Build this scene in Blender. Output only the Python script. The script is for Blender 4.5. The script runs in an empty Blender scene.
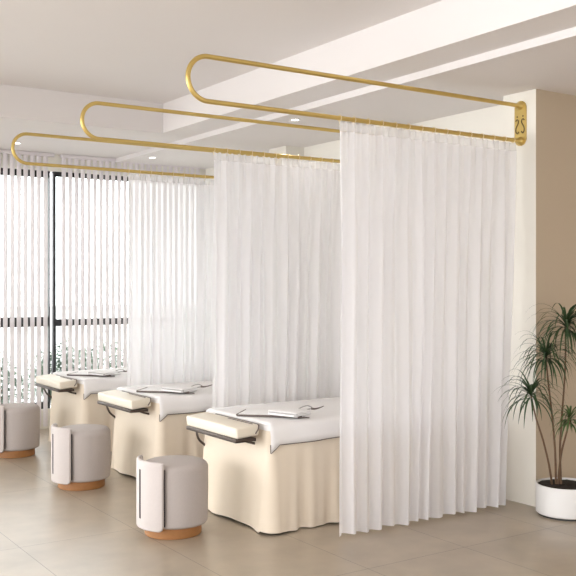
import bpy, bmesh, math, random
from mathutils import Vector, Matrix
R = math.radians
PI = math.pi
random.seed(7)
C = bpy.context.scene.collection

# ---------------- camera, world, lights, exposure ----------------
CAM_H = 1.5
cd = bpy.data.cameras.new('camera'); cam = bpy.data.objects.new('camera', cd); C.objects.link(cam)
cam.location = (0, 0, CAM_H); cam.rotation_euler = (R(90), 0, -math.atan2(.557, .831))
cd.sensor_width = 36; cd.lens = 907 / 576 * 36; cd.shift_y = -5 / 576; cd.clip_end = 300
bpy.context.scene.camera = cam

world = bpy.data.worlds.new('overcast_sky'); bpy.context.scene.world = world
world.use_nodes = True
wn = world.node_tree.nodes['Background']
wn.inputs[0].default_value = (.975, 0.98, 1.0, 1)
# bright hazy sky: brightest on the garden side, dimmer behind the viewer
SKY_LO, SKY_HI = 1.8, 8.6
wt = world.node_tree
w_tc = wt.nodes.new('ShaderNodeTexCoord'); w_dot = wt.nodes.new('ShaderNodeVectorMath'); w_dot.operation = 'DOT_PRODUCT'
w_dot.inputs[1].default_value = Vector((-.42, .88, .2)).normalized()
w_mr = wt.nodes.new('ShaderNodeMapRange'); w_mr.interpolation_type = 'SMOOTHSTEP'
w_mr.inputs[1].default_value = -.3; w_mr.inputs[2].default_value = .9; w_mr.inputs[3].default_value = SKY_LO; w_mr.inputs[4].default_value = SKY_HI
wt.links.new(w_tc.outputs['Generated'], w_dot.inputs[0]); wt.links.new(w_dot.outputs['Value'], w_mr.inputs[0]); wt.links.new(w_mr.outputs[0], wn.inputs[1])

vs = bpy.context.scene.view_settings
vs.view_transform = 'Standard'; vs.look = 'None'; vs.gamma = 1; vs.use_curve_mapping = False
vs.exposure = 0.08

# ---------------- helpers ----------------
def at(px, py, z=None, Z=None):
    """photo pixel (known height z, or known camera distance Z) -> place in the room"""
    if Z is None: Z = 907 * (CAM_H - z) / (py - 283)
    lat = (px - 288) / 907 * Z
    return Vector((.557 * Z + .831 * lat, .831 * Z - .557 * lat, CAM_H - (py - 283) * Z / 907))

def mat(name, col, rough=.6, metal=0, spec=.5, noise=0, nscale=20, bump=0, bscale=200, trans=0, sheen=0):
    m = bpy.data.materials.new(name); m.use_nodes = True
    nt = m.node_tree; b = nt.nodes['Principled BSDF']
    b.inputs['Base Color'].default_value = (*col, 1); b.inputs['Roughness'].default_value = rough
    b.inputs['Metallic'].default_value = metal; b.inputs['Specular IOR Level'].default_value = spec
    if sheen: b.inputs['Sheen Weight'].default_value = sheen
    tc = nt.nodes.new('ShaderNodeTexCoord')
    if noise:
        n = nt.nodes.new('ShaderNodeTexNoise'); n.inputs['Scale'].default_value = nscale; n.inputs['Detail'].default_value = 4
        nt.links.new(tc.outputs['Object'], n.inputs['Vector'])
        r = nt.nodes.new('ShaderNodeMapRange'); r.inputs[3].default_value = 1 - noise; r.inputs[4].default_value = 1 + noise
        nt.links.new(n.outputs[0], r.inputs[0])
        mx = nt.nodes.new('ShaderNodeVectorMath'); mx.operation = 'SCALE'; mx.inputs[0].default_value = col
        nt.links.new(r.outputs[0], mx.inputs['Scale']); nt.links.new(mx.outputs[0], b.inputs['Base Color'])
    if bump:
        n = nt.nodes.new('ShaderNodeTexNoise'); n.inputs['Scale'].default_value = bscale
        nt.links.new(tc.outputs['Object'], n.inputs['Vector'])
        bp = nt.nodes.new('ShaderNodeBump'); bp.inputs['Strength'].default_value = bump; bp.inputs['Distance'].default_value = .002
        nt.links.new(n.outputs[0], bp.inputs['Height']); nt.links.new(bp.outputs[0], b.inputs['Normal'])
    if trans:
        out = nt.nodes['Material Output']
        t = nt.nodes.new('ShaderNodeBsdfTranslucent'); t.inputs[0].default_value = (*col, 1)
        mi = nt.nodes.new('ShaderNodeMixShader'); mi.inputs[0].default_value = trans
        nt.links.new(b.outputs[0], mi.inputs[1]); nt.links.new(t.outputs[0], mi.inputs[2]); nt.links.new(mi.outputs[0], out.inputs[0])
    return m

def see_through(m, fac):
    nt = m.node_tree; out = nt.nodes['Material Output']; src = out.inputs[0].links[0].from_socket
    t = nt.nodes.new('ShaderNodeBsdfTransparent'); mi = nt.nodes.new('ShaderNodeMixShader'); mi.inputs[0].default_value = fac
    nt.links.new(src, mi.inputs[1]); nt.links.new(t.outputs[0], mi.inputs[2]); nt.links.new(mi.outputs[0], out.inputs[0])
    return m

def link(name, bm, m, parent=None, smooth=True):
    me = bpy.data.meshes.new(name)
    bmesh.ops.recalc_face_normals(bm, faces=bm.faces)
    bm.to_mesh(me); bm.free()
    for mm in (m if isinstance(m, (list, tuple)) else [m]): me.materials.append(mm)
    if smooth:
        for p in me.polygons: p.use_smooth = True
        try: me.set_sharp_from_angle(angle=R(38))
        except Exception: pass
    o = bpy.data.objects.new(name, me); C.objects.link(o)
    if parent is not None: o.parent = parent
    return o

def thing(name, label, cat, loc=(0, 0, 0), group=None):
    o = bpy.data.objects.new(name, None); C.objects.link(o); o.location = loc; o.empty_display_size = .1
    o['label'] = label; o['category'] = cat
    if group: o['group'] = group
    return o

def structure(o, label=None):
    o['kind'] = 'structure'
    if label: o['label'] = label
    return o

def kids(o): return [c for c in bpy.data.objects if c.parent == o]
def dup(root, loc, label):
    r = root.copy(); C.objects.link(r); r.location = loc; r['label'] = label
    for ch in kids(root):
        if ch is r: continue
        c = ch.copy(); C.objects.link(c); c.parent = r
        for g in kids(ch):
            d = g.copy(); C.objects.link(d); d.parent = c
    return r

def box(bm, x0, x1, y0, y1, z0, z1, bevel=0, seg=3, rot=0, mi=0):
    r = bmesh.ops.create_cube(bm, size=1)
    vsx = r['verts']
    c = Vector(((x0 + x1) / 2, (y0 + y1) / 2, (z0 + z1) / 2))
    bmesh.ops.scale(bm, vec=(x1 - x0, y1 - y0, z1 - z0), verts=vsx)
    if bevel:
        es = list({e for v in vsx for e in v.link_edges})
        rr = bmesh.ops.bevel(bm, geom=es, offset=bevel, segments=seg, affect='EDGES', profile=.5)
        vsx = list({v for f in rr['faces'] for v in f.verts} | {v for v in vsx if v.is_valid})
    if rot: bmesh.ops.rotate(bm, cent=(0, 0, 0), matrix=Matrix.Rotation(rot, 3, 'Z'), verts=vsx)
    bmesh.ops.translate(bm, vec=c, verts=vsx)
    if mi:
        for f in {f for v in vsx for f in v.link_faces}: f.material_index = mi
    return vsx

def tube(bm, pts, rad, n=12, closed=False, cap=True, taper=None):
    pts = [Vector(p) for p in pts]; rings = []
    N = len(pts); up = None
    for i, p in enumerate(pts):
        if closed: d = pts[(i + 1) % N] - pts[i - 1]
        else: d = pts[min(i + 1, N - 1)] - pts[max(i - 1, 0)]
        d.normalize()
        if up is None:
            up = Vector((0, 0, 1)) if abs(d.z) < .9 else Vector((1, 0, 0))
        s = d.cross(up).normalized(); up = s.cross(d).normalized()
        r = rad if taper is None else rad + (taper - rad) * i / (N - 1)
        rings.append([bm.verts.new(p + (s * math.cos(a) + up * math.sin(a)) * r) for a in [2 * PI * k / n for k in range(n)]])
    for i in range(N if closed else N - 1):
        a, b = rings[i], rings[(i + 1) % N]
        for k in range(n): bm.faces.new((a[k], a[(k + 1) % n], b[(k + 1) % n], b[k]))
    if cap and not closed:
        bm.faces.new(rings[0][::-1]); bm.faces.new(rings[-1])

def lathe(bm, prof, n=64, a0=0, a1=2 * PI, cx=0, cy=0):
    full = abs(a1 - a0 - 2 * PI) < 1e-6
    cols = n if full else n + 1; rings = []
    for k in range(cols):
        a = a0 + (a1 - a0) * k / n
        rings.append([bm.verts.new((cx + r * math.cos(a), cy + r * math.sin(a), z)) for r, z in prof])
    for k in range(n):
        A, B = rings[k], rings[(k + 1) % cols]
        for j in range(len(prof) - 1): bm.faces.new((A[j], B[j], B[j + 1], A[j + 1]))
    return rings

def smooth_pts(pts, k=8):
    pts = [Vector(p) for p in pts]; out = []
    P = [pts[0]] + pts + [pts[-1]]
    for i in range(1, len(P) - 2):
        a, b, c, d = P[i - 1:i + 3]
        for t in [j / k for j in range(k)]:
            out.append(.5 * ((2 * b) + (c - a) * t + (2 * a - 5 * b + 4 * c - d) * t * t + (3 * b - a - 3 * c + d) * t ** 3))
    out.append(pts[-1]); return out

# ---------------- materials ----------------
M_ceiling = mat('white_ceiling_paint', (.76, .725, .71), .7, noise=.015, nscale=2)
M_white_wall = mat('cream_white_wall_paint', (.84, .81, .735), .6, noise=.015, nscale=3, bump=.05)
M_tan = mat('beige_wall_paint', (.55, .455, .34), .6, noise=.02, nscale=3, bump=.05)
M_gold = mat('brushed_gold', (.64, .47, .16), .34, metal=.85, noise=.04, nscale=30)
M_dark_gold = mat('dark_gold_recess_shade', (.16, .11, .04), .5, metal=.5)
M_black = mat('black_window_metal', (.012, .012, .014), .5)
M_grey_metal = mat('grey_metal', (.25, .25, .26), .4, metal=.5)
M_curtain = mat('white_curtain_cloth', (.945, .935, .95), .85, spec=.1, noise=.006, nscale=60, bump=.05, bscale=500, trans=.37)
see_through(M_curtain, .07)
M_header = see_through(mat('sheer_curtain_heading', (.93, .92, .93), .85, spec=.1, trans=.4), .28)
M_ring = mat('pale_gold_ring', (.85, .72, .45), .35, metal=.6)
M_vane = mat('white_blind_fabric', (.80, .755, .775), .8, spec=.1, trans=.10)
M_cream = mat('cream_bed_skirt_cloth', (.80, .70, .57), .9, spec=.1, noise=.02, nscale=12, bump=.08, bscale=300)
M_sheet = mat('white_cotton_sheet', (.87, .85, .84), .85, spec=.1, noise=.01, bump=.08, bscale=250)
M_cushion = mat('cream_headrest_leather', (.79, .72, .60), .5)
M_bronze = mat('dark_bronze_metal', (.07, .05, .04), .4, metal=.5)
M_trim_and_shade = mat('dark_taupe_trim_and_shade', (.14, .11, .10), .7)
M_towel = mat('white_terry_towel', (.86, .85, .84), .9, spec=.05, bump=.3, bscale=400)
M_silver = mat('grey_towel_border', (.40, .38, .37), .6)
M_stool = mat('greige_stool_fabric', (.50, .45, .425), .85, spec=.15, noise=.05, nscale=90, bump=.25, bscale=420)
M_stool_back = mat('pale_greige_stool_fabric', (.61, .555, .53), .8, spec=.15, noise=.04, nscale=90, bump=.2, bscale=420)
M_slot_shade = mat('slot_gap_shade', (.04, .03, .03), .7)
M_wood = mat('orange_walnut', (.37, .165, .055), .45, noise=.25, nscale=18)
M_pot = mat('white_pot_ceramic', (.80, .79, .77), .45)
M_pot_shade = mat('black_pot_base_shade', (.03, .03, .03), .6)
M_soil = mat('dark_soil', (.022, .016, .012), .95, noise=.4, nscale=60, bump=1, bscale=80)
M_stem = mat('brown_plant_stem', (.16, .095, .055), .8, noise=.3, nscale=80)
M_leaf = mat('dark_green_leaf', (.045, .085, .035), .5, noise=.35, nscale=25, trans=.15)
M_leaf2 = mat('fresh_green_leaf', (.09, .15, .05), .5, noise=.35, nscale=25, trans=.15)
M_bush = mat('garden_shrub_leaf', (.05, .085, .05), .6, noise=.4, nscale=9, trans=.15)
M_patio = mat('pale_outdoor_paving', (.62, .62, .60), .8, noise=.05, nscale=1)

M_glass = bpy.data.materials.new('clear_glass'); M_glass.use_nodes = True
nt = M_glass.node_tree; nt.nodes.remove(nt.nodes['Principled BSDF'])
t = nt.nodes.new('ShaderNodeBsdfTransparent'); t.inputs[0].default_value = (.95, .98, .97, 1)
g = nt.nodes.new('ShaderNodeBsdfGlossy'); g.inputs['Roughness'].default_value = .02
fr = nt.nodes.new('ShaderNodeFresnel'); fr.inputs[0].default_value = 1.4
mi = nt.nodes.new('ShaderNodeMixShader')
nt.links.new(fr.outputs[0], mi.inputs[0]); nt.links.new(t.outputs[0], mi.inputs[1]); nt.links.new(g.outputs[0], mi.inputs[2])
nt.links.new(mi.outputs[0], nt.nodes['Material Output'].inputs[0])

M_lamp = bpy.data.materials.new('downlight_glow'); M_lamp.use_nodes = True
b = M_lamp.node_tree.nodes['Principled BSDF']; b.inputs['Emission Color'].default_value = (1, .96, .88, 1); b.inputs['Emission Strength'].default_value = 6

# floor: large matt-glossy porcelain tiles with thin joints
M_floor = bpy.data.materials.new('beige_porcelain_tile'); M_floor.use_nodes = True
nt = M_floor.node_tree; b = nt.nodes['Principled BSDF']
tc = nt.nodes.new('ShaderNodeTexCoord')
mp = nt.nodes.new('ShaderNodeMapping'); mp.inputs['Location'].default_value = (-1.60 + 7, -3.72 + 14, 0)
nt.links.new(tc.outputs['Object'], mp.inputs[0])
br = nt.nodes.new('ShaderNodeTexBrick'); br.offset = 0; br.squash = 1
br.inputs['Scale'].default_value = 1; br.inputs['Mortar Size'].default_value = .0022; br.inputs['Mortar Smooth'].default_value = .1
br.inputs['Brick Width'].default_value = .70; br.inputs['Row Height'].default_value = 1.40
br.inputs['Color1'].default_value = (.415, .347, .265, 1); br.inputs['Color2'].default_value = (.44, .368, .282, 1); br.inputs['Mortar'].default_value = (.20, .16, .125, 1)
nt.links.new(mp.outputs[0], br.inputs['Vector'])
n1 = nt.nodes.new('ShaderNodeTexNoise'); n1.inputs['Scale'].default_value = 4; n1.inputs['Detail'].default_value = 5; n1.inputs['Roughness'].default_value = .5
n1.inputs['Distortion'].default_value = 0
nt.links.new(tc.outputs['Object'], n1.inputs['Vector'])
mr = nt.nodes.new('ShaderNodeMapRange'); mr.inputs[1].default_value = .2; mr.inputs[2].default_value = .8; mr.inputs[3].default_value = .80; mr.inputs[4].default_value = 1.12
nt.links.new(n1.outputs[0], mr.inputs[0])
vm = nt.nodes.new('ShaderNodeVectorMath'); vm.operation = 'SCALE'
nt.links.new(br.outputs['Color'], vm.inputs[0]); nt.links.new(mr.outputs[0], vm.inputs['Scale']); nt.links.new(vm.outputs[0], b.inputs['Base Color'])

b.inputs['Roughness'].default_value = .30
bp = nt.nodes.new('ShaderNodeBump'); bp.inputs['Strength'].default_value = .25; bp.inputs['Distance'].default_value = .003; bp.invert = True
nt.links.new(br.outputs['Fac'], bp.inputs['Height']); nt.links.new(bp.outputs[0], b.inputs['Normal'])

# ---------------- the room ----------------
YB = 9.10                     # inner face of the garden wall
bm = bmesh.new(); box(bm, -4, 6.0, -3, YB + .25, -.12, 0); structure(link('floor', bm, M_floor, smooth=False), 'beige porcelain tile floor with thin joints')

bm = bmesh.new()
box(bm, -4, 3.56, -3, 7.30, 3.09, 3.30)
box(bm, 3.56, 3.86, -3, 7.30, 2.83, 3.30)
box(bm, -4, 3.86, 7.30, YB + .25, 2.83, 3.30)
box(bm, 3.86, 6.0, -3, YB + .25, 2.80, 3.30)
structure(link('ceiling', bm, M_ceiling, smooth=False), 'white ceiling with a long shallow recess and dropped border')
bm = bmesh.new(); box(bm, 3.862, 3.892, -3, YB, 2.785, 2.80); structure(link('trim_1', bm, M_ceiling, smooth=False), 'thin moulding along the ceiling step')

bm = bmesh.new(); box(bm, 4.97, 5.15, 4.41, YB, 0, 2.80); structure(link('wall_right', bm, M_white_wall, smooth=False), 'cream white side wall behind the bed ends')
bm = bmesh.new(); box(bm, 5.85, 6.0, -3, 4.12, 0, 2.80); structure(link('wall_front_added', bm, M_tan, smooth=False), 'unseen beige side wall added for reflected light')  # unseen wall, added for the light it reflects
for i in range(3):
    y0 = 4.12 + 1.51 * i
    bm = bmesh.new(); box(bm, 4.76, 5.85 if i == 0 else 4.97, y0, y0 + .29, 0, 2.80)
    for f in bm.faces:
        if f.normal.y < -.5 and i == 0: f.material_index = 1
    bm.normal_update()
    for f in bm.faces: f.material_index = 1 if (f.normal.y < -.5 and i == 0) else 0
    structure(link('pillar', bm, [M_white_wall, M_tan], smooth=False),
              ['square cream wall pier nearest the plant, its front side beige', 'cream wall pier behind the middle curtain', 'cream wall pier behind the farthest curtain'][i])

# garden wall: header, low kerb, solid end pieces around two glazed openings and an added unseen one
bm = bmesh.new()
box(bm, -4, 6.0, YB + .05, YB + .25, 2.66, 2.83)
box(bm, -4, 6.0, YB + .05, YB + .25, 0, .20)
box(bm, -4, -3.4, YB + .05, YB + .25, .20, 2.66); box(bm, .85, 1.0, YB + .05, YB + .25, .20, 2.66)
box(bm, 5.0, 6.0, YB + .05, YB + .25, .20, 2.66)
structure(link('wall_back', bm, M_white_wall, smooth=False), 'white back wall framing the garden windows')

def window(name, x0, x1, bar, zt, label, jl=.035, jr=.035):
    r = structure(bpy.data.objects.new(name, None), label); C.objects.link(r); r.location = (x0, YB + .09, 0)
    w = x1 - x0
    bm = bmesh.new(); box(bm, 0, w, 0, .05, zt - bar, zt); box(bm, 0, w, 0, .05, .20, .20 + bar)
    box(bm, 0, jl, 0, .05, .20 + bar, zt - bar); box(bm, w - jr, w, 0, .05, .20 + bar, zt - bar)
    link('window_frame', bm, M_black, r, False)
    bm = bmesh.new(); box(bm, jl, w - jr, .0, .05, 1.05, 1.05 + bar * 1.45); link('transom', bm, M_black, r, False)
    bm = bmesh.new(); box(bm, jl, w - jr, .02, .028, .20 + bar, 1.05); box(bm, jl, w - jr, .02, .028, 1.05 + bar * 1.45, zt - bar)
    link('glass_pane', bm, M_glass, r, False)
window('window_1', 1.0, 3.19, .07, 2.66, 'black framed garden window on the left', .035, .012)
window('window_2', 3.222, 5.0, .05, 2.66, 'black framed garden window on the right', .03)

window('window_added', -3.4, .85, .05, 2.66, 'wide unseen window added further left for more light')  # unseen opening added to let more light in from the back

# ---------------- vertical blinds ----------------
def blind(x0, x1, label):
    r = thing('vertical_blind', label, 'blind', (x0, YB - .02, 0), 'vertical blinds at the garden windows')
    bm = bmesh.new(); box(bm, 0, x1 - x0, -.025, .025, 2.795, 2.828, .003, 1); link('headrail', bm, M_vane, r)
    n = int((x1 - x0) / .068); me = None
    for k in range(n):
        x = .034 + k * .068
        if me is None:
            bm = bmesh.new()
            g = []
            for j in range(7):
                u = -1 + 2 * j / 6
                g.append((bm.verts.new((u * .0235, -.006 * (1 - u * u), .035)), bm.verts.new((u * .0235, -.006 * (1 - u * u), 2.796))))
            for j in range(6): bm.faces.new((g[j][0], g[j + 1][0], g[j + 1][1], g[j][1]))
            o = link('vane', bm, M_vane, r); me = o.data
        else:
            o = bpy.data.objects.new('vane', me); C.objects.link(o); o.parent = r
        o.location = (x, 0, 0)
blind(1.30, 3.19, 'white vertical blind over the left window, left of the black mullion')
blind(3.262, 4.96, 'white vertical blind over the right window, beside the farthest curtain')

# ---------------- downlights ----------------
for (x, y, z, lab) in ((4.07, 5.97, 2.80, 'round ceiling downlight above the middle curtain'), (4.07, 8.6, 2.83 - .03, 'round ceiling downlight by the window, right of the loop of the middle rail'),
                       (2.66, 8.6, 2.83, 'round ceiling downlight by the window, leftmost, behind the farthest rail loop')):
    r = thing('downlight', lab, 'ceiling light', (x, y, z), 'recessed downlights in the ceiling border')
    bm = bmesh.new(); lathe(bm, [(.030, -.001), (.044, -.004), (.046, 0)], 32); link('bezel', bm, M_pot, r)
    bm = bmesh.new(); lathe(bm, [(0.0005, -.002), (.030, -.002)], 32); link('lens', bm, M_lamp, r)
    ld = bpy.data.lights.new('downlight_beam', 'SPOT'); ld.energy = 11; ld.spot_size = R(150); ld.spot_blend = 1; ld.shadow_soft_size = .04; ld.color = (1, .95, .88)
    lo = bpy.data.objects.new('downlight_beam', ld); C.objects.link(lo); lo.location = (0, 0, -.012); lo.parent = r

# ---------------- looped gold curtain rails ----------------
ZR0, ZR1 = 2.467, 2.706
def build_rail():
    r = thing('curtain_rail', '', 'curtain rail', (4.76, 4.25, 0), 'looped gold curtain rails')
    rad = (ZR1 - ZR0) / 2; zc = (ZR0 + ZR1) / 2; xl = 2.216 + rad - 4.76
    pts = [(-.008, 0, ZR1), (-.6, 0, ZR1), (-1.2, 0, ZR1), (-1.8, 0, ZR1)]
    pts += [(xl - math.sin(a) * rad, 0, zc + math.cos(a) * rad) for a in [PI * k / 28 for k in range(29)]]
    pts += [(-1.8, 0, ZR0), (-1.2, 0, ZR0), (-.6, 0, ZR0), (-.008, 0, ZR0)]
    bm = bmesh.new(); tube(bm, pts, .0135, 16); link('looped_rod', bm, M_gold, r)
    # wall plate: stadium outline in the plane of the wall
    bm = bmesh.new(); hw, hh = .050, .153; n = 20; out = []
    for k in range(n + 1): a = PI * k / n; out.append((hw * math.cos(a), hh - hw + hw * math.sin(a)))
    for k in range(n + 1): a = PI + PI * k / n; out.append((hw * math.cos(a), -hh + hw + hw * math.sin(a)))
    # small pinched waist below and above the ends, as on the plate in the photo
    A = [bm.verts.new((0, y, zc + z)) for y, z in out]; B = [bm.verts.new((-.009, y, zc + z)) for y, z in out]
    bm.faces.new(A); bm.faces.new(B[::-1])
    for k in range(len(A)): bm.faces.new((A[k], A[(k + 1) % len(A)], B[(k + 1) % len(A)], B[k]))
    pl = link('wall_plate', bm, M_gold, r)
    for z in (ZR0, ZR1):
        bm = bmesh.new(); rg = lathe(bm, [(.028, 0), (.028, .006), (.019, .014), (.015, .03)], 24)
        bmesh.ops.rotate(bm, cent=(0, 0, 0), matrix=Matrix.Rotation(-PI / 2, 3, 'Y'), verts=bm.verts)
        bmesh.ops.translate(bm, vec=(-.009, 0, z), verts=bm.verts)
        link('flange', bm, M_gold, r)
    for s in (1, -1):
        # S scroll and its dot, dark pieces standing for shade in cutouts (+y is the viewer's left)
        path = [(-.016, .040), (-.006, .049), (.008, .047), (.014, .034), (.008, .020), (-.004, .006), (-.014, -.010), (-.014, -.028), (-.004, -.040), (.008, -.040), (.015, -.030)]
        p3 = smooth_pts([(-.0095, s * (.025 - a * .8), zc - .024 + z * 1.03) for a, z in path], 5)
        bm = bmesh.new(); tube(bm, p3, .0045, 8); link('scroll', bm, M_dark_gold, pl)
        bm = bmesh.new(); bmesh.ops.create_uvsphere(bm, u_segments=12, v_segments=8, radius=.006)
        bmesh.ops.scale(bm, vec=(.4, 1, 1), verts=bm.verts); bmesh.ops.translate(bm, vec=(-.0095, s * .025, zc + .047), verts=bm.verts)
        link('scroll_dot', bm, M_dark_gold, pl)
    for z in (hh - .013, -hh + .013):
        bm = bmesh.new(); bmesh.ops.create_uvsphere(bm, u_segments=12, v_segments=8, radius=.005)
        bmesh.ops.scale(bm, vec=(.5, 1, 1), verts=bm.verts); bmesh.ops.translate(bm, vec=(-.0095, .006, zc + z), verts=bm.verts)
        link('screw', bm, M_dark_gold, pl)
    return r
rail = build_rail()
rail['label'] = 'nearest and largest looped gold rail, ending in a scrolled plate on the pier'
dup(rail, (4.76, 5.76, 0), 'middle looped gold rail, holding the middle white curtain')
dup(rail, (4.76, 7.27, 0), 'farthest looped gold rail, nearest the garden windows')

# ---------------- curtains ----------------
def build_curtain(seed, label, loc):
    rnd = random.Random(seed)
    r = thing('curtain', label, 'curtain', loc, 'white pleated curtains on the gold rails')
    NP = 14; W = 1.49; W0 = 1.40; zt = 2.4485; zh = 2.392
    cols = NP * 22; rows = 56
    ph = [rnd.uniform(-.9, .9) for _ in range(NP + 2)]; am = [rnd.uniform(.6, 1.35) for _ in range(NP + 2)]
    wd = [rnd.uniform(-.35, .35) for _ in range(NP + 2)]
    def sm(arr, x):
        i = max(0, min(len(arr) - 2, int(x))); f = max(0, min(1, x - i)); f = f * f * (3 - 2 * f); return arr[i] * (1 - f) + arr[i + 1] * f
    def P(u, z):
        t = (zh - z) / zh                     # 0 at heading seam, 1 at hem
        t = max(0, t); k = min(1, t / .28); k = k * k * (3 - 2 * k)
        q = u * NP
        th = 2 * PI * q + k * (sm(ph, q) * (.35 + .8 * t) + .3 * math.sin(2.2 * t + q * 1.7))
        c = .5 + .5 * math.cos(th)
        p = 5.5 * (1 - k) ** 1.3 + .9                # narrow pinched pleat at the seam, opening into a round fold
        prof = c ** p
        A = .034 + .012 * k * (sm(am, q) - 1) + .016 * k
        y = .012 + .010 * k - A * prof + .006 * k * math.sin(2 * th + 1 + 2 * sm(wd, q)) + .010 * k * math.sin(.5 * th + 2 * t + sm(ph, q))
        y += (1 - k) * .003 * math.sin(3 * th)
        w = W + (W0 - W) * t
        x = u * w - .006 * k * math.sin(th) + .006 * math.sin(5 * t + q * .9) * k
        return x, y
    def sheet(name, z1, z0, nr, m, hem):
        bm = bmesh.new(); g = []
        for j in range(nr + 1):
            row = []
            for i in range(cols + 1):
                u = i / cols; z = z1 + (z0 - z1) * j / nr
                x, y = P(u, z)
                if hem and j == nr:
                    z += .006 * math.sin(u * 31) + .004
                row.append(bm.verts.new((x, y, z)))
            g.append(row)
        for j in range(nr):
            for i in range(cols): bm.faces.new((g[j][i], g[j][i + 1], g[j + 1][i + 1], g[j + 1][i]))
        return link(name, bm, m, r)
    sheet('cloth', zh, .012, rows, M_curtain, True)
    # heading tape: gathered, a bit sheer, closer ripple
    bm = bmesh.new(); g = []
    for j in range(4):
        row = []
        for i in range(cols + 1):
            u = i / cols; z = zh + (zt - zh) * j / 3 + (.004 * math.sin(u * NP * 2 * PI * 2) if j == 3 else 0)
            x, y = P(u, zh); y = y * (1 - .35 * j / 3) + .004 * math.sin(u * NP * 2 * PI * 3)
            row.append(bm.verts.new((x, y, z)))
        g.append(row)
    for j in range(3):
        for i in range(cols): bm.faces.new((g[j][i], g[j][i + 1], g[j + 1][i + 1], g[j + 1][i]))
    link('heading', bm, M_header, r)
    for k in range(NP + 1):
        x = (k + .1) / NP * W if k < NP else W - .01
        bm = bmesh.new()
        tube(bm, [(x, .0175 * math.cos(a), ZR0 + .0175 * math.sin(a)) for a in [2 * PI * i / 20 for i in range(20)]], .0026, 8, closed=True)
        tube(bm, [(x, 0, ZR0 - .018), (x, .002, ZR0 - .03), (x, 0, zt - .02)], .002, 6)
        link('curtain_ring', bm, M_ring, r)
    return r
build_curtain(3, 'nearest tall white pleated curtain, hanging beside the pier and potted plant', (3.203, 4.25, 0))
build_curtain(5, 'middle white pleated curtain, between the nearest and the second bed', (3.203, 5.76, 0))
build_curtain(9, 'farthest white pleated curtain, right of the vertical blinds', (3.203, 7.27, 0))

# ---------------- massage beds ----------------
def skirt_mesh(w, d, z1, z0):
    """w along x, d along y, origin at the near outer corner"""
    bm = bmesh.new(); path = []; rc = .045; rnd = random.Random(4)
    def seg(p, q, n, nrm):
        for i in range(n): t = i / n; path.append((p[0] + (q[0] - p[0]) * t, p[1] + (q[1] - p[1]) * t, nrm))
    def arc(cx, cy, a0):
        for i in range(8):
            a = a0 + PI / 2 * i / 8; path.append((cx + rc * math.cos(a), cy + rc * math.sin(a), (math.cos(a), math.sin(a))))
    arc(rc, rc, PI); seg((rc, 0), (w - rc, 0), 170, (0, -1)); arc(w - rc, rc, -PI / 2); seg((w, rc), (w, d - rc), 50, (1, 0))
    arc(w - rc, d - rc, 0); seg((w - rc, d), (rc, d), 170, (0, 1)); arc(rc, d - rc, PI / 2); seg((0, d - rc), (0, rc), 60, (-1, 0))
    g = []; NR = 30; s = 0; S = [0]
    for i in range(1, len(path)): s += math.dist(path[i][:2], path[i - 1][:2]); S.append(s)
    for j in range(NR + 1):
        t = j / NR; row = []
        for i, (x, y, n) in enumerate(path):
            s = S[i]; front = n[1] < -.5
            f = (math.sin(s * 37 + 1.3) + .6 * math.sin(s * 61 + .5 + t) + .5 * math.sin(s * 17)) if abs(n[1]) > .5 else (.55 * math.sin(s * 11 + .4) + .3 * math.sin(s * 23 + 2 * t))
            tt = t ** 1.3
            if abs(n[1]) > .5:
                off = .012 * t + .015 * tt * f
                e = min(1, min(x - rc, w - rc - x) / .12) if True else 1
                off = .012 * t + .015 * tt * f * max(0, e) + .032 * t * (1 - max(0, e))
            else: off = .03 * t + .02 * tt * f
            z = z1 + (z0 - z1) * t
            if j == NR: z += .006 * (1 + math.sin(s * 9 + 2))
            row.append(bm.verts.new((x + n[0] * off, y + n[1] * off, z)))
        g.append(row)
    N = len(path)
    for j in range(NR):
        for i in range(N): bm.faces.new((g[j][i], g[j][(i + 1) % N], g[j + 1][(i + 1) % N], g[j + 1][i]))
    return bm

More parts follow.
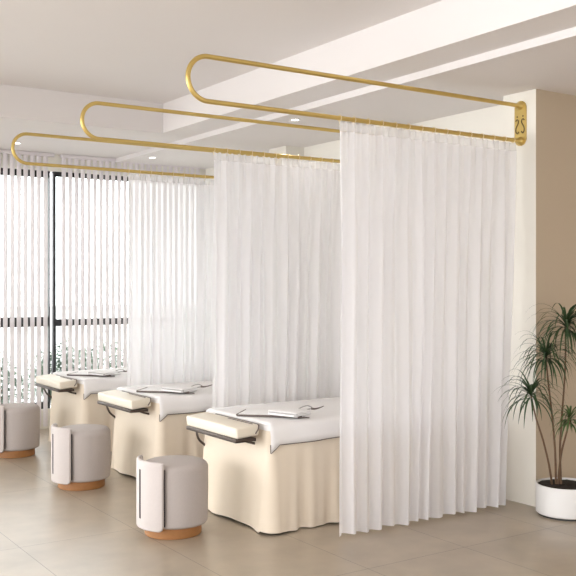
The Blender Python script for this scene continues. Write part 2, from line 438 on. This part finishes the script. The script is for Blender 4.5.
BX, BY, BW, BD = 2.915, 4.545, 1.805, .82
ZT = .655
def build_bed():
    r = thing('massage_bed', '', 'massage bed', (BX, BY, 0), 'massage beds in a row')
    bm = bmesh.new(); box(bm, .004, BW, .006, BD, .50, ZT, .028, 5); link('mattress', bm, M_sheet, r)
    link('bed_skirt', skirt_mesh(BW, BD, .615, .006), M_cream, r)
    # top sheet: over the top and down the near side
    bm = bmesh.new(); prof = [(BD - .03, ZT + .004), (BD * .75, ZT + .005), (BD * .5, ZT + .004), (BD * .25, ZT + .005), (.06, ZT + .004), (.03, ZT + .003), (.008, ZT - .006), (-.006, ZT - .022), (-.012, ZT - .045), (-.014, ZT - .08), (-.016, ZT - .118)]
    nx = 60; g = []
    for i in range(nx + 1):
        x = .0 + (BW) * i / nx; row = []
        for j, (y, z) in enumerate(prof):
            dz = 0; dx = 0
            if j >= 8: dz = -.006 * math.sin(x * 7) * (j - 7) / 3; y2 = y - .004 * math.sin(x * 26) * (j - 7) / 3
            else: y2 = y
            if j >= 7 and x < .05: dz -= .05 * (j - 6) / 4 * (1 - x / .05) ** .7
            if i == 0: z -= .012 if j < 6 else 0
            row.append(bm.verts.new((x, y2, z + dz)))
        g.append(row)
    for i in range(nx):
        for j in range(len(prof) - 1): bm.faces.new((g[i][j], g[i + 1][j], g[i + 1][j + 1], g[i][j + 1]))
    hem = [g[i][-1].co.copy() + Vector((0, -.001, 0)) for i in range(nx + 1)]
    up = [g[0][j].co.copy() + Vector((-.002, 0, 0)) for j in range(len(prof) - 1, 8, -1)]
    sh = link('top_sheet', bm, M_sheet, r)
    mm = sh.modifiers.new('cloth_thickness', 'SOLIDIFY'); mm.thickness = .003; mm.offset = 1
    bm = bmesh.new(); tube(bm, hem, .0032, 8); tube(bm, up, .0032, 8); link('hem_trim', bm, M_trim_and_shade, sh)
    # head rest, held out past the end of the bed on a bronze bracket
    L0, L1 = .065, .71
    bm = bmesh.new(); box(bm, -.19, -.03, L0, L1, .588, .655, .014, 4)
    bmesh.ops.rotate(bm, cent=(-.03, 0, .62), matrix=Matrix.Rotation(R(-5), 3, 'Y'), verts=bm.verts)
    hr = link('headrest', bm, M_cushion, r)
    bm = bmesh.new(); tube(bm, [(-.035, L0 + .01, .652), (-.035, L1 - .12, .652)], .004, 8)
    tube(bm, [(-.035, L0 + .002, .652), (-.04, L0 - .002, .625), (-.06, L0 - .002, .600)], .004, 8)
    tube(bm, [(-.075, L0 + .01, .658), (-.075, L0 + .30, .658)], .0025, 8)
    link('headrest_gap_shade', bm, M_trim_and_shade, hr)  # dark tubes stand for the shaded gap behind and beside the cushion
    bm = bmesh.new(); box(bm, -.205, -.06, L0 - .012, L1 - .03, .556, .578, .005, 2); br_ = link('headrest_bracket', bm, M_bronze, r)
    bm = bmesh.new(); tube(bm, smooth_pts([(-.15, L1 - .09, .558), (-.13, L1 - .04, .54), (-.09, L1 + .03, .50), (-.05, L1 + .07, .455), (.02, L1 + .09, .40)]), .008, 10)
    link('support_arm', bm, M_bronze, r); bm = bmesh.new()
    tube(bm, smooth_pts([(-.10, L0 + .1, .558), (-.05, L0 + .1, .535), (.02, L0 + .1, .515)]), .008, 10)
    link('support_arm', bm, M_bronze, r)
    return r
bed = build_bed()
bed['label'] = 'nearest massage bed with a white sheet and cream skirt, beside the tall curtain'
YS = 1.50
dup(bed, (BX, BY + YS, 0), 'middle massage bed with a cream skirt, between two curtains')
dup(bed, (BX, BY + 2 * YS, 0), 'farthest massage bed with a cream skirt, in front of the window blinds')

# things lying on each bed (made on the nearest, copied to the others)
zt = ZT + .0105
def on_bed(o):
    return o
tw = thing('folded_sheet', 'thin folded white cloth with dark edging on the nearest bed', 'cloth', (0, 0, 0), 'thin folded cloths on the beds')
a = at(237, 416, zt); b_ = at(302, 418, zt); d = (b_ - a); L = d.length; d.normalize(); nrm = Vector((-d.y, d.x, 0))
ang = math.atan2(d.y, d.x); c = (a + b_) / 2 + nrm * .12; c.z = zt
tw.location = c
bm = bmesh.new(); box(bm, -L / 2, L / 2, -.12, .12, .001, .011, .003, 2, rot=ang); link('cloth_body', bm, M_towel, tw)
bm = bmesh.new()
rot = Matrix.Rotation(ang, 3, 'Z')
tube(bm, [rot @ Vector((-L / 2, .10, .0075)), rot @ Vector((-L / 2 - .001, -.121, .0075))], .006, 8)
tube(bm, [rot @ Vector((-L / 2, -.122, .004)), rot @ Vector((L / 2, -.122, .0075))], .0065, 8)
link('dark_edging', bm, M_trim_and_shade, tw)
ft = thing('folded_towel', 'small folded white towel with a grey front edge on the nearest bed', 'towel', (0, 0, 0), 'folded towels on the beds')
a = at(270, 415, zt + .012); b_ = at(297, 418, zt + .012); d = (b_ - a); L2 = d.length; d.z = 0; d.normalize(); nrm = Vector((-d.y, d.x, 0))
ang2 = math.atan2(d.y, d.x); c = (a + b_) / 2 + nrm * .07; c.z = zt + .0145
ft.location = c
bm = bmesh.new(); box(bm, -L2 / 2, L2 / 2, -.08, .10, .001, .014, .006, 3, rot=ang2); box(bm, -L2 / 2 + .004, L2 / 2 + .01, -.07, .10, .013, .028, .007, 3, rot=ang2)
link('towel_body', bm, M_towel, ft)
rot = Matrix.Rotation(ang2, 3, 'Z')
bm = bmesh.new(); v = box(bm, -L2 / 2 - .002, L2 / 2 + .012, -.002, .002, .000, .022, .001, 1)
bmesh.ops.translate(bm, vec=(0, -.082, 0), verts=bm.verts); bmesh.ops.rotate(bm, cent=(0, 0, 0), matrix=rot, verts=bm.verts)
link('grey_border', bm, M_silver, ft)
st = thing('strap', 'curled white strap with dark ends on the nearest bed', 'strap', (0, 0, 0), 'curled straps on the beds')
def strand(pz, k=6): return [p - Vector(st.location) for p in smooth_pts([at(x, y, zt + h) for x, y, h in pz], k)]
st.location = Vector(at(311, 411, zt)).xy.to_3d() + Vector((0, 0, zt))
bm = bmesh.new(); tube(bm, strand([(298.5, 409, .018), (303, 406.8, .03), (308, 405.8, .034), (312, 407.5, .024)]), .0038, 8)
tube(bm, strand([(297, 415.5, .006), (299.5, 413, .012), (304, 411.5, .016), (308.5, 409.3, .018), (312, 408.6, .02)]), .0048, 8)
link('band', bm, M_silver, st)
bm = bmesh.new(); tube(bm, strand([(311.5, 408.6, .02), (315, 408.9, .02), (319, 408, .022), (323.5, 406.2, .026)]), .0075, 8, taper=.003)
link('dark_end', bm, M_trim_and_shade, st)
bm = bmesh.new(); tube(bm, strand([(298, 417.4, .0065), (303, 417.6, .0065), (309.5, 417.9, .0065)]), .0065, 8, taper=.003)
link('dark_end', bm, M_trim_and_shade, st)
for k, w in ((1, 'middle'), (2, 'farthest')):
    for o, l in ((tw, 'thin folded white cloth with dark edging on the %s bed'), (ft, 'small folded white towel with a grey front edge on the %s bed'), (st, 'curled white strap with dark ends on the %s bed')):
        dup(o, Vector(o.location) + Vector((0, YS * k, 0)), l % w)

# ---------------- barrel stools ----------------
def build_stool():
    r = thing('barrel_stool', '', 'stool', (2.466, 4.92, 0), 'barrel stools at the head of the beds')
    bm = bmesh.new(); lathe(bm, [(.001, .0), (.166, .0), (.170, .004), (.170, .062), (.166, .066), (.001, .066)], 72); link('plinth', bm, M_wood, r)
    def rc(x, z, rr, a0, a1, n=8): return [(x + rr * math.cos(a0 + (a1 - a0) * i / n), z + rr * math.sin(a0 + (a1 - a0) * i / n)) for i in range(n + 1)]
    prof = [(.001, .062)] + rc(.197 - .022, .062 + .022, .022, -PI / 2, 0) + rc(.200 - .042, .432 - .042, .042, 0, PI / 2) + [(.10, .436), (.001, .438)]
    bm = bmesh.new(); lathe(bm, prof, 96, cx=.012); link('seat', bm, M_stool, r)
    # wrap-round back panel on the side away from the bed
    r0, r1, z0, z1 = .192, .219, .060, .458
    def sec(): # closed rounded section
        e = .012; return rc(r1 - e, z0 + .03, e, -PI / 2, 0, 4) + rc(r1 - e, z1 - e, e, 0, PI / 2, 4) + rc(r0 + e, z1 - e, e, PI / 2, PI, 4) + rc(r0 + e, z0 + .03, e, PI, 1.5 * PI, 4)
    s = sec(); ha = R(48); NA = 48; bm = bmesh.new(); rings = []
    for k in range(NA + 1):
        t = -1 + 2 * k / NA; a = PI + ha * t
        e = max(0, (abs(t) - .955) / .045); sh = 1 - .45 * (1 - math.sqrt(max(0, 1 - e * e)))
        # lower corners are rounded off
        cr = max(0, (abs(t) - .8) / .2); lift = .03 * (1 - math.sqrt(max(0, 1 - cr * cr)))
        mid = (r0 + r1) / 2; ring = []
        for rr, z in s:
            zz = z + lift if z < .2 else z - lift * .25
            if z < .2: zz -= .025
            q = mid + (rr - mid) * sh
            ring.append(bm.verts.new((q * math.cos(a), q * math.sin(a), zz)))
        rings.append(ring)
    n = len(s)
    for k in range(NA):
        for j in range(n): bm.faces.new((rings[k][j], rings[k][(j + 1) % n], rings[k + 1][(j + 1) % n], rings[k + 1][j]))
    bm.faces.new(rings[0]); bm.faces.new(rings[-1][::-1])
    bk = link('back_panel', bm, M_stool_back, r)
    bm = bmesh.new(); v = box(bm, -.2205, -.214, -.010, .010, .115, .405, .002, 1); bmesh.ops.rotate(bm, cent=(0, 0, 0), matrix=Matrix.Rotation(R(1), 3, 'Z'), verts=bm.verts); link('slot_shade', bm, M_slot_shade, bk)  # dark strip coloured as the shade inside a slit, nothing is cut
    # dark tube coloured as the shade in the gap where panel meets seat
    for sg in (-1, 1):
        bm = bmesh.new(); a = PI + sg * (ha + R(1.2)); x = .203 * math.cos(a); y = .203 * math.sin(a)
        tube(bm, [(x, y, .085), (x, y, .415)], .0045, 8)
        link('seam', bm, M_slot_shade, r)
    return r
stool = build_stool()
stool['label'] = 'nearest greige barrel stool on a round wooden plinth'
dup(stool, (2.466, 6.42, 0), 'middle greige barrel stool, in front of the second bed')
dup(stool, (2.43, 7.91, 0), 'farthest greige barrel stool, cut off by the left edge of the photo')

# ---------------- potted plant ----------------
PX, PY = 4.773, 3.885
pl = thing('potted_dracaena', 'tall potted plant with tufts of narrow arching leaves in a white pot by the pier', 'plant', (PX, PY, 0))
bm = bmesh.new(); lathe(bm, [(.001, .012), (.182, .012), (.188, .018), (.190, .196), (.187, .200), (.180, .200), (.178, .178), (.001, .178)], 96); pot = link('pot', bm, M_pot, pl)
bm = bmesh.new(); lathe(bm, [(.001, 0), (.176, 0), (.176, .013), (.001, .013)], 64); link('pot_base_shade', bm, M_pot_shade, pot)  # black colour stands for the recessed shadow under the pot
bm = bmesh.new(); rg = lathe(bm, [(.001, .193), (.06, .191), (.12, .192), (.1785, .188)], 60)
for v in bm.verts: v.co.z += random.uniform(-.003, .003)
link('soil', bm, M_soil, pl)
base = Vector((PX, PY, 0))
def pp(px, py, dZ=0): return at(px, py, Z=5.88 + dZ) - base
def leaf(bm, p, az, el, L, w, droop, rnd):
    n = 9; pts = []; d = Vector((math.cos(az) * math.cos(el), math.sin(az) * math.cos(el), math.sin(el))); q = p.copy(); side = Vector((-math.sin(az), math.cos(az), 0))
    pts.append(q.copy())
    for i in range(n):
        q = q + d * (L / n); d = (d + Vector((0, 0, -droop * (.4 + i / n)))).normalized(); pts.append(q.copy())
    prev = None
    for i, q in enumerate(pts):
        t = i / n; ww = w * min(1, .45 + 2.2 * t) * (1 - t ** 2.2) + .0004
        tw_ = Vector((0, 0, ww * .25))
        cur = (bm.verts.new(q + side * ww + tw_), bm.verts.new(q), bm.verts.new(q - side * ww + tw_))
        if prev:
            for k in range(2): bm.faces.new((prev[k], prev[k + 1], cur[k + 1], cur[k]))
        prev = cur
crowns = [  # stem pixels, depth offset, leaf count, length, seed
    ([(552, 484), (549, 465), (543, 440), (536, 418), (531, 396)], -.16, 60, .26, 1),
    ([(556, 484), (555, 450), (552, 415), (548, 380), (546, 357)], -.05, 78, .28, 2),
    ([(561, 484), (560, 450), (562, 415), (565, 372), (566, 327)], .0, 92, .31, 3),
    ([(558, 484), (561, 455), (566, 435), (570, 420)], -.07, 44, .17, 4),
]
for (sp_, dz, n, LL, sd) in crowns:
    rnd = random.Random(sd)
    pts = [pp(x, y, dz * min(1, i / 2)) for i, (x, y) in enumerate(sp_)]
    bm = bmesh.new(); tube(bm, smooth_pts(pts, 6), 0.0075, 8, taper=.005); stem = link('stem', bm, M_stem, pl)
    bm = bmesh.new(); top = pts[-1]
    for k in range(n):
        t = k / n
        az = k * 2.39996 + rnd.uniform(-.3, .3); el = R(64) - t * R(76) + rnd.uniform(-.15, .15)
        p = top + Vector((0, 0, .05 * (1 - t) - .02)) + Vector((math.cos(az), math.sin(az), 0)) * .006
        ll = LL * rnd.uniform(.75, 1.12)
        # leaves that would pass into the wall behind are turned aside
        tip = p + Vector((math.cos(az), math.sin(az), 0)) * ll * .85
        if tip.y + PY > (4.10 if tip.x + PX > 4.70 else 4.17): az = -abs(az % PI) * .9
        leaf(bm, p, az, el, ll, .0068, .30 + .16 * rnd.random(), rnd)
    link('leaf_tuft', bm, [M_leaf, M_leaf2][sd == 4], pl)

# ---------------- garden outside ----------------
bm = bmesh.new(); box(bm, -20, 40, YB + .25, 60, -.2, -.06); structure(link('ground', bm, M_patio, smooth=False), 'pale paving outside the windows')
def bush(x, y, rx, rz, n, seed, label):
    rnd = random.Random(seed)
    r = thing('garden_shrub', label, 'shrub', (x, y, -.06), 'shrubs outside the windows')
    bm = bmesh.new()
    for k in range(5):
        a = k * 1.3; tube(bm, [(0, 0, 0), (.3 * rx * math.cos(a), .3 * rx * math.sin(a), rz * .7), (.6 * rx * math.cos(a), .6 * rx * math.sin(a), rz * 1.3)], .012, 6, taper=.004)
    link('stem', bm, M_stem, r)
    bm = bmesh.new()
    for k in range(n):
        v = Vector((rnd.gauss(0, 1), rnd.gauss(0, 1), rnd.gauss(0, 1))).normalized() * rnd.uniform(.45, 1)
        p = Vector((v.x * rx, v.y * rx, rz + v.z * rz * (1 + .2 * math.sin(5 * v.x))))
        L = rnd.uniform(.03, .06); ax = Vector((rnd.gauss(0, 1), rnd.gauss(0, 1), rnd.gauss(0, .6))).normalized(); sd = ax.cross(Vector((0, 0, 1)) + v * .5).normalized()
        q = [p, p + ax * L * .5 + sd * L * .3, p + ax * L, p + ax * L * .5 - sd * L * .3]
        bm.faces.new([bm.verts.new(c) for c in q])
    link('foliage', bm, M_bush, r)
for i, (x, y, rx, rz, n, lab) in enumerate([
    (2.85, 10.2, .44, .40, 4200, 'dark shrub seen between the blind slats at the far left'),
    (3.78, 10.6, .42, .43, 4200, 'dark shrub seen through the blind, left of the black mullion'),
    (4.55, 11.2, .42, .43, 2600, 'loose shrub seen through the blind, just right of the black mullion'),
    (5.6, 12.0, .40, .38, 1500, 'small loose shrub seen through the blind nearest the far curtain')]):
    bush(x, y, rx, rz, n, 20 + i, lab)
